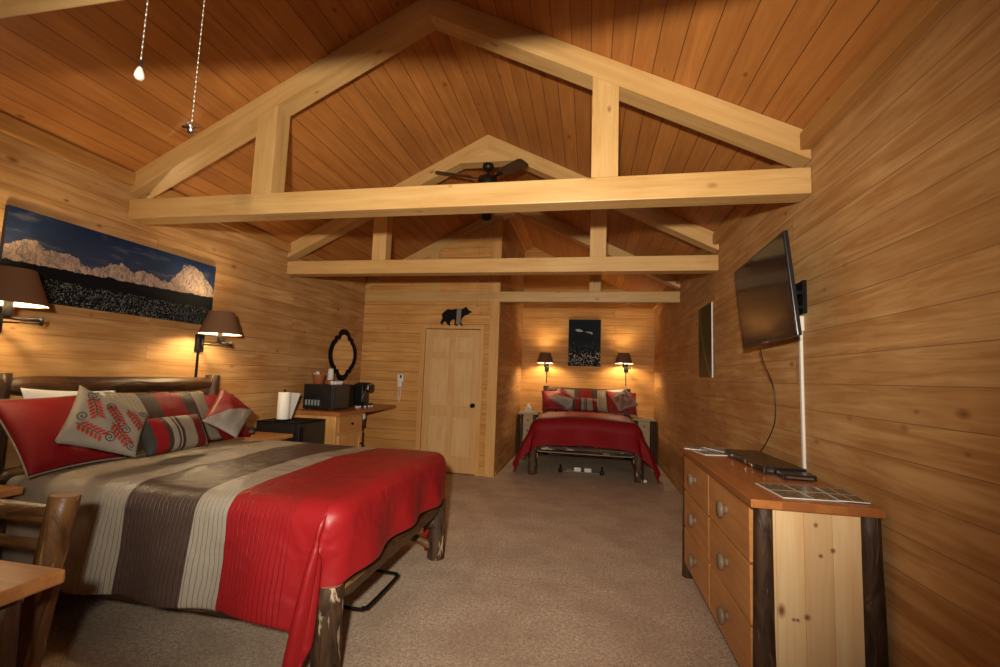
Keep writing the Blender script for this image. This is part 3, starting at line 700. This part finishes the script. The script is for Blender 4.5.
# ------------------------------------------------------------------ bear silhouette
B = [(200,410),(225,450),(262,462),(240,430),(290,385),(330,440),(370,470),(400,465),(380,440),(385,390),(440,350),(465,370),(460,455),(490,470),(520,465),(528,440),(545,440),(550,400),(570,455),(600,470),(625,465),(600,440),(580,400),(590,340),(640,285),(700,265),(730,235),(765,230),(755,205),(710,190),(680,150),(655,125),(640,128),(630,150),(590,165),(540,155),(470,165),(400,180),(335,170),(280,205),(235,245),(225,290),(240,320),(225,370)]
def bp(a, b): return ((a-480)*.000824, (470-b)*.000808)
be = thing('wall_bear', 'dark metal bear silhouette on the boards above the far door', 'wall decoration', (1.435, YD, 2.075))
MB().prism([bp(a, b) for a, b in B], 1, -.014, -.006).build('bear_plate', BLACKM, be)
MB().prism([bp(492, 445), bp(548, 435), bp(572, 410), bp(578, 162), bp(545, 156), bp(498, 163)], 1, -.017, -.0142).build('band', plain('grey_band', (.20, .17, .13), .5), be)
MB().box(-.05, -.006, .10, -.03, 0, .12).box(.08, -.006, .15, .10, 0, .17).build('standoff', BLACKM, be)
# ------------------------------------------------------------------ counter corner
ct = tag(MB().box(0, 0, 0, .60, 1.54, .045, .004).build('countertop', CEDAR, None, loc=(.002, 4.715, .868)), 'reddish wooden countertop running along the left wall to the door wall', 'countertop')
cb = thing('base_cabinet', 'pine base cabinet with drawer and door below the countertop', 'cabinet', (.01, 4.735, 0))
box('body', CABW, (0, 0, .0), (.54, .62, .866), cb)
dr = MB().box(.54, .04, .68, .56, .58, .84, .004).build('drawer', DRAWER, cb)
do = MB().box(.54, .04, .06, .555, .58, .65, .004).box(.555, .04, .06, .568, .11, .65, .002).box(.555, .51, .06, .568, .58, .65, .002).box(.555, .11, .06, .568, .51, .13, .002).box(.555, .11, .58, .568, .51, .65, .002).build('door', CABW, cb)
for z, p_ in ((.76, dr), (.5, do)):
    MB().lathe([(0, .03), (.016, .027), (.017, .02), (.007, .01), (.007, 0)], n=12, cap=False).build('knob', BLACKM, p_, M=Matrix.Translation((.556 if p_ is dr else .566, .31 if p_ is dr else .54, z)) @ Matrix.Rotation(math.pi/2, 4, 'Y'))
fr = thing('mini_refrigerator', 'black mini refrigerator under the paper towels beside the cabinet', 'refrigerator', (.03, 4.12, 0))
box('body', BLACKP, (0, 0, .02), (.43, .46, .835), fr, .008)
dd = box('door', BLACKP, (.435, 0, .02), (.49, .46, .835), fr, .012)
MB().box(.49, .03, .60, .505, .05, .80, .004).build('handle', BLACKM, dd)
box('top_trim', BLACKM, (0, .0, .836), (.49, .46, .85), fr, .004)
for x_ in (.04, .39):
    for y_ in (.04, .42): MB().lathe([(.02, 0), (.02, .02)], (x_, y_, 0), 10).build('foot', BLACKP, fr)
pt = thing('paper_towel_holder', 'black holder with white paper towel roll on the black refrigerator', 'paper towels', (.27, 4.20, .851))
MB().lathe([(0, 0), (.075, 0), (.075, .012), (.01, .016), (.006, .02), (.006, .30), (.012, .305), (.012, .315), (0, .32)], cap=False).build('stand', BLACKM, pt)
MB().lathe([(.02, .02), (.06, .02), (.061, .022), (.061, .288), (.06, .29), (.02, .29)], cap=False, n=32).build('paper_roll', PAPER, pt)
MB().grid(lambda u, v: Vector((.045+u*.03*v, .042+u*(.025+.085*v), .025+v*.262-u*.012)), 8, 4).build('loose_sheet', PAPER, pt)
# microwave
mw = thing('microwave', 'black microwave oven on the countertop under the red basket', 'microwave', (.03, 4.87, .915))
box('body', BLACKP, (0, 0, .012), (.37, .47, .295), mw, .006)
md = box('door', BLACKP, (.37, .0, .014), (.39, .355, .293), mw, .004)
MB().box(.3905, .04, .06, .3915, .30, .25).build('window', DARKG, md)
MB().box(.37, .358, .014, .388, .47, .293, .003).build('control_panel', BLACKM, mw)
vm = plain('vent_grey', (.25, .28, .30), .5)
for i in range(5): MB().box(.03+i*.04, -.0015, .05, .053+i*.04, 0, .115).build('vent', vm, mw)
for x_ in (.03, .32):
    for y_ in (.04, .42): MB().lathe([(.015, 0), (.015, .012)], (x_, y_, 0), 10).build('foot', BLACKP, mw)
MT = .915+.296
bk = thing('basket', 'reddish woven basket with cups and sachets on the microwave', 'basket', (.15, 4.97, MT))
mb = MB(); mb.lathe([(0, 0), (.055, 0), (.075, .11), (.080, .115), (.070, .113), (.05, .006), (0, .006)], cap=False, n=20)
mb.build('basket_body', TERRA, bk)
MB().lathe([(.0, .06), (.03, .07), (.032, .12), (.028, .145), (0, .15)], (-.02, -.01, 0), 14, cap=False).build('napkin_ball', PAPER, bk)
MB().tube([(.03, .0, .03), (-.01, -.07, .15)], .005, 6).build('stirrer', BLACKP, bk)
sc = thing('cup_stack', 'stack of white paper cups beside the basket on the microwave', 'cups', (.20, 5.14, MT))
for i in range(4):
    z = .05+i*.022
    MB().lathe([(.026, z+.07), (.037, z), (.039, z+.0), (.028, z+.073), (0, z+.073)][::-1], (0, 0, 0), 18, cap=False).build('cup', PAPER, sc)
MB().lathe([(.03, 0), (.036, .002), (.03, .052), (.026, .05)], n=16).build('holder', TERRA, sc)
for i, (x_, y_) in enumerate(((.33, 4.97), (.335, 5.02), (.33, 5.07), (.335, 5.12), (.33, 5.17))):
    c_ = thing('coffee_pod', 'small white coffee pods lined along the microwave front edge', 'coffee pod', (x_, y_, MT), group='coffee pods on the microwave')
    MB().lathe([(0, 0), (.016, 0), (.021, .036)], n=14).build('cup', PAPER, c_); MB().lathe([(.0225, .036), (.0225, .039), (0, .0395)], n=14, cap=False).build('lid', WHITEP, c_)
# coffee maker
cm = thing('coffee_maker', 'black single cup coffee maker on the countertop below the mirror', 'coffee maker', (.33, 5.80, .915))
MB().box(-.13, -.085, 0, .10, .085, .035, .012).box(-.13, -.085, .03, .02, .085, .30, .03, seg=4).build('body', BLACKP, cm)
MB().box(-.10, -.08, .185, .10, .08, .315, .035, seg=5).build('brew_head', BLACKP, cm)
MB().tube(smooth([(.02, -.088, .10), (.05, -.092, .20), (.085, -.085, .27), (.10, -.04, .295), (.103, .0, .30), (.10, .04, .295)]), .006, 8).build('handle', CHROME, cm)
MB().box(.02, -.06, .035, .10, .06, .042, .003).build('drip_tray', CHROME, cm)
for i, (x_, y_, n_) in enumerate(((.42, 5.42, 0), (.47, 5.38, 1), (.45, 5.46, 2), (.50, 5.50, 1), (.50, 5.61, 0), (.51, 5.67, 0))):
    tag(MB().lathe([(0, 0), (.013, 0), (.017, .022), (.018, .024), (0, .026)], n=12, cap=False).build('creamer_cup', WHITEP, None, loc=(x_, y_, .913)), 'tiny white creamer cups scattered before the coffee maker', 'creamer', 'creamer cups on the countertop')
# hair dryer wall unit
hd = thing('hair_dryer', 'white wall mounted hair dryer with hanging cord left of the door', 'hair dryer', (.655, YD, 1.27))
MB().box(-.045, -.06, -.02, .045, 0, .09, .012).box(-.03, -.075, -.10, .03, -.01, -.01, .012).build('body', WHITEP, hd)
MB().box(.0, -.067, .03, .028, -.058, .075, .003).build('switch_face', BLACKP, hd)
MB().tube([(-.02, -.03, -.10), (-.025, -.03, -.25), (-.01, -.03, -.32), (.005, -.03, -.25), (.01, -.03, -.10)], .006, 8).build('cord', WHITEP, hd)
# plug adapter under the counter
pa = thing('plug_adapter', 'plug and cord hanging below the countertop right of the cabinet', 'plug', (.45, 5.56, .70))
MB().box(-.025, -.02, .06, .025, .02, .14, .006).build('plug', WHITEP, pa)
MB().box(-.022, -.018, -.03, .022, .018, .06, .006).build('adapter', BLACKP, pa)
MB().tube([(0, .0, .14), (0, .05, .165), (0, .25, .155), (-.02, .45, .165)], .006, 8).build('cord', BLACKP, pa)
tag(MB().tube([(.006, 4.80, 1.0), (.012, 4.72, .97), (.02, 4.64, .88), (.012, 4.63, .70)], .005, 6).build('power_cord', BLACKP), 'thin black cord on the wall behind the microwave', 'cord')
# ------------------------------------------------------------------ dresser
DX, DY0, DY1, DH = 3.985, 2.11, 3.66, .912
ds = thing('dresser', 'long six drawer log dresser with cedar top along the right wall', 'dresser', (DX, DY0, 0))
dl = DY1-DY0; dw = W-.012-DX
box('top', CEDAR, (0, 0, DH-.036), (dw, dl, DH), ds, .004)
log('leg', (.055, .045, 0), (.062, .05, DH-.036), .044, .036, BARKD, ds, 1); log('leg', (.055, dl-.05, 0), (.062, dl-.06, DH-.036), .040, .036, BARKD, ds, 2)
log('leg', (dw-.032, .045, 0), (dw-.036, .05, DH-.036), .044, .040, BARKD, ds, 3); log('leg', (dw-.045, dl-.05, 0), (dw-.05, dl-.05, DH-.036), .04, .036, BARKD, ds, 4)
box('carcass', DRAWER, (.045, .055, .09), (dw-.03, dl-.06, DH-.036), ds, .002)
box('side_panel', SIDEP, (.09, .035, .07), (dw-.07, .055, DH-.037), ds, .002)
cw = (dl-.20)/2
for c_ in range(2):
    for r__ in range(3):
        y0 = .095+c_*(cw+.008); z0 = .115+r__*.255
        f = box('drawer', DRAWER, (.022, y0, z0), (.05, y0+cw, z0+.243), ds, .004)
        MB().lathe([(.022, 0), (.02, .012), (.030, .020), (.041, .026), (.042, .034), (.037, .041), (0, .045)], n=20, cap=False).build('knob', DKNOB, f, M=Matrix.Translation((.024, y0+cw/2, z0+.13)) @ Matrix.Rotation(-math.pi/2, 4, 'Y'))
# papers and boxes on the dresser
def printed(name, c1, c2, c3, sx, sy):
    t = NT(name); o = t.n('TexCoord').outputs['UV']
    v = t.n('VectorMath', {0: o, 1: (sx, sy, 1.)}, operation='MULTIPLY').outputs[0]
    br = t.n('TexBrick', {'Vector': v, 'Color1': (*c1, 1), 'Color2': (*c2, 1), 'Mortar': (*c3, 1), 'Scale': 1., 'Mortar Size': .05, 'Brick Width': 1., 'Row Height': 1.}, offset=0.)
    n = t.n('TexNoise', {'Vector': o, 'Scale': 9., 'Detail': 4.}).outputs[0]
    c = t.mix(t.ramp(n, [(.4, 0.), (.6, .8)]), br.outputs['Color'], (.06, .09, .06))
    c = t.mix(t.ramp(t.n('TexNoise', {'Vector': o, 'Scale': 14., 'Detail': 3.}).outputs[0], [(.58, 0.), (.66, .7)]), c, (.55, .52, .42))
    c = t.mix(br.outputs['Fac'], c, c3)
    return t.out(c, .25, .5)
PR1 = printed('brochure_print', (.22, .13, .08), (.10, .17, .15), (.62, .64, .58), 2, 2)
PR2 = printed('magazine_print', (.45, .45, .43), (.14, .15, .16), (.70, .70, .66), 2, 5)
PR3 = printed('map_print', (.30, .32, .33), (.50, .48, .42), (.75, .74, .70), 4, 4)
def sheet(name, m, c, w, h, a, label, cat, z=DH, th=.003, group=None):
    mb = MB().mat(PAPER).box(-w/2, -h/2, 0, w/2, h/2, th, 0).mat(m)
    mb.grid(lambda u, v: Vector(((u-.5)*w, (v-.5)*h, th+.0004)), 1, 1, smooth=False)
    o = mb.build(name, None, None, M=Matrix.Translation((c[0], c[1], z+.0005)) @ Matrix.Rotation(math.radians(a), 4, 'Z')); return tag(o, label, cat, group)
sheet('brochure', PR1, (4.245, 2.315), .25, .27, 4, 'glossy photo brochure lying at the near left of the dresser top', 'brochure', group='papers on the dresser')
sheet('brochure', PR1, (4.41, 2.30), .11, .25, -4, 'glossy photo brochure at the near right corner of the dresser top', 'brochure', z=DH+.004, group='papers on the dresser')
sheet('magazine', PR2, (4.12, 3.55), .20, .16, -20, 'magazine at the far front corner of the dresser top', 'magazine', th=.004, group='papers on the dresser')
sheet('magazine', PR3, (4.27, 3.53), .19, .20, 25, 'magazine between the corner one and the wall on the dresser top', 'magazine', z=DH+.0052, th=.004, group='papers on the dresser')
sheet('magazine', PR2, (4.13, 3.36), .15, .18, 12, 'magazine lying nearest the black media player on the dresser', 'magazine', z=DH, th=.004, group='papers on the dresser')
pl = thing('media_player', 'black flat media player at the back of the dresser top', 'media player', (4.325, 3.06, DH+.001), math.radians(2))
box('body', BLACKP, (-.10, -.36, .006), (.11, .27, .040), pl, .004)
MB().box(-.103, -.20, .012, -.1, -.16, .03).box(-.103, -.10, .012, -.1, -.08, .03).box(-.103, .12, .016, -.1, .14, .026).build('front_button', CHROME, pl)
MB().box(-.085, -.363, .012, .10, -.3605, .026).build('port_strip', CHROME, pl)
for a_ in (-.08, .09):
    for b_ in (-.32, .23): MB().lathe([(.01, 0), (.01, .006)], (a_, b_, 0), 8).build('foot', BLACKP, pl)
rb = thing('receiver_box', 'small black receiver box in front of the white conduit on the dresser', 'receiver', (4.365, 2.625, DH+.001), math.radians(-4))
box('body', BLACKP, (-.075, -.05, .004), (.075, .05, .030), rb, .003)
MB().box(-.06, -.052, .010, .06, -.0502, .020).build('port_strip', CHROME, rb)
# television
tvt = Matrix.Identity(4)
TLf = Vector((4.293, 3.32, 2.153)); TRn = Vector((4.273, 2.465, 2.172)); BRn = Vector((4.323, 2.48, 1.632)); BLf = Vector((4.343, 3.36, 1.622))
cen = (TLf+TRn+BRn+BLf)/4; X_ = ((TRn-TLf)+(BRn-BLf)).normalized(); Z_ = ((TLf-BLf)+(TRn-BRn)); Z_ = (Z_-X_*Z_.dot(X_)).normalized(); Y_ = Z_.cross(X_)  # Y_ points to the wall
tw = ((TRn-TLf).length+(BRn-BLf).length)/2; thh = ((TLf-BLf).length+(TRn-BRn).length)/2
tv = thing('television', 'black flat television tilted off the right wall above the dresser', 'television')
tv.matrix_world = Matrix.Translation(cen) @ Matrix((X_, Y_, Z_)).transposed().to_4x4()
t_ = MB().box(-tw/2, 0, -thh/2, tw/2, .022, thh/2, .004).box(-tw/2+.12, .022, -thh/2+.08, tw/2-.12, .055, thh/2-.10, .012)
t_.build('casing', BLACKP, tv)
MB().box(-tw/2+.014, -.0015, -thh/2+.022, tw/2-.014, -.0002, thh/2-.014).build('screen', DARKG, tv)
MB().box(-.03, -.003, -thh/2+.004, .03, -.0005, -thh/2+.012).build('badge', KNOB, tv)
wm = thing('tv_wall_mount', 'black metal wall bracket behind the television', 'wall bracket', (W, 2.80, 1.83))
MB().box(-.012, -.06, -.045, 0, .30, .14, .003).box(-.02, -.055, -.045, -.012, -.03, .14, .002).build('wall_plate', BLACKM, wm)
MB().tube([(-.02, .0, .06), (-.07, -.02, .06), (-.105, .02, .05)], .012, 8).tube([(-.02, .0, -.06), (-.07, -.02, -.06), (-.10, .02, -.07)], .012, 8).build('arm', BLACKM, wm)
MB().box(-.075, -.06, -.18, -.05, -.035, .12, .004).box(-.05, -.058, -.02, -.02, -.037, .0, .002).box(-.05, -.058, .06, -.02, -.037, .08, .002).box(-.09, -.07, -.17, -.06, .0, -.15, .003).build('tilt_rail', BLACKM, wm)
cdt = thing('wire_conduit', 'white wire conduit running down the right wall behind the dresser', 'conduit', (W, 2.815, 0))
MB().box(-.014, -.011, DH+.002, 0, .011, 1.69, .002).build('channel', WHITEP, cdt)
MB().box(-.04, -.035, 1.69, 0, .03, 1.775, .004).build('outlet_box', WHITEP, cdt)
cpts = [(4.35, 3.05, 1.61), (4.38, 3.08, 1.52), (4.44, 3.12, 1.40), (4.455, 3.12, 1.28), (4.455, 3.14, 1.15), (4.455, 3.26, 1.03), (4.45, 3.36, .95), (4.44, 3.38, .918)]
tag(MB().tube(smooth(cpts), .003, 6).build('tv_cable', BLACKP), 'black cable hanging from the television to the dresser', 'cable')
# ------------------------------------------------------------------ table and chair in the near left corner
tt = thing('table', 'wooden table with log legs at the bottom left corner', 'table', (1.33, .80, 0))
box('tabletop', CEDARX, (-.43, -.42, .708), (.425, .385, .75), tt, .008)
for sx in (-1, 1):
    for sy in (-1, 1): log('leg', (sx*.34, sy*.30, 0), (sx*.33, sy*.29, .708), .045, .04, LOGB, tt, sx+2*sy)
MB().box(-.31, -.29, .62, .31, -.26, .708, .003).box(-.31, .23, .62, .31, .26, .708, .003).box(-.34, -.26, .62, -.31, .23, .708, .003).box(.31, -.26, .62, .34, .23, .708, .003).build('apron', LOGB, tt)
ch = thing('log_chair', 'rustic log chair tucked behind the corner table', 'chair', (1.17, 1.15, 0))
for s in (-1, 1):
    p0 = (s*.24+(.0 if s > 0 else 0), .16, 0); p1 = (s*.275, .235, .895)
    log('back_post', p0, p1, .042, .046, LOGC, ch, s+2)
    log('front_leg', (s*.23, -.28, 0), (s*.23, -.28, .43), .036, .036, LOGC, ch, s+5)
box('seat', CEDARX, (-.25, -.31, .43), (.25, .14, .465), ch, .01)
for z_, y_, r_h in ((.825, .225, .034), (.72, .215, .02), (.60, .20, .028)):
    log('back_rail', (-.25, y_, z_), (.26, y_, z_), r_h, r_h, LOGC, ch, z_)
log('stretcher', (-.23, -.28, .2), (.23, -.28, .2), .02, .02, LOGC, ch, 3); log('stretcher', (-.235, .165, .22), (.235, .165, .22), .02, .02, LOGC, ch, 4)
# ------------------------------------------------------------------ small things under the beds
lr = thing('bed_frame_handle', 'black steel hoop sticking out under the near bed footboard', 'metal hoop', (2.10, 2.62, 0))
MB().tube(smooth([(-.5, -.20, .10), (-.02, -.21, .10), (.03, -.19, .10), (.05, -.15, .10), (.05, .20, .10), (.03, .24, .10), (-.02, .26, .10), (-.5, .26, .10)]), .009, 8).build('hoop', BLACKM, lr)
MB().tube([(-.45, -.20, .0), (-.45, -.20, .10)], .009, 8).tube([(-.45, .26, 0), (-.45, .26, .10)], .009, 8).build('leg', BLACKM, lr)
ft = thing('metal_floor_rack', 'silver and black metal rack on the carpet under the alcove bed', 'metal rack', (3.235, 6.95, 0))
MB().box(-.26, -.03, .01, .26, .03, .03, .004).build('base_bar', CHROME, ft)
MB().box(-.10, -.02, .03, .0, .02, .085, .004).box(.05, -.02, .03, .15, .02, .08, .004).build('plate', WHITEP, ft)
MB().box(-.22, -.02, .03, -.13, .02, .05, .004).build('clip', CHROME, ft)
for s in (-1, 1):
    MB().lathe([(.0, .0), (.03, .0), (.03, .05), (.012, .06), (.014, .11), (0, .115)], (s*.30, 0, 0), 12, cap=False).build('end_knob', BLACKP, ft)
tag(MB().box(-.018, -.003, 0, .018, .003, .035, .001).build('cloth_tag', PAPER, None, M=Matrix.Translation((4.08, 6.52, .03)) @ Matrix.Rotation(.5, 4, 'Y')), 'small white tag hanging by the right foot of the alcove bed', 'tag')
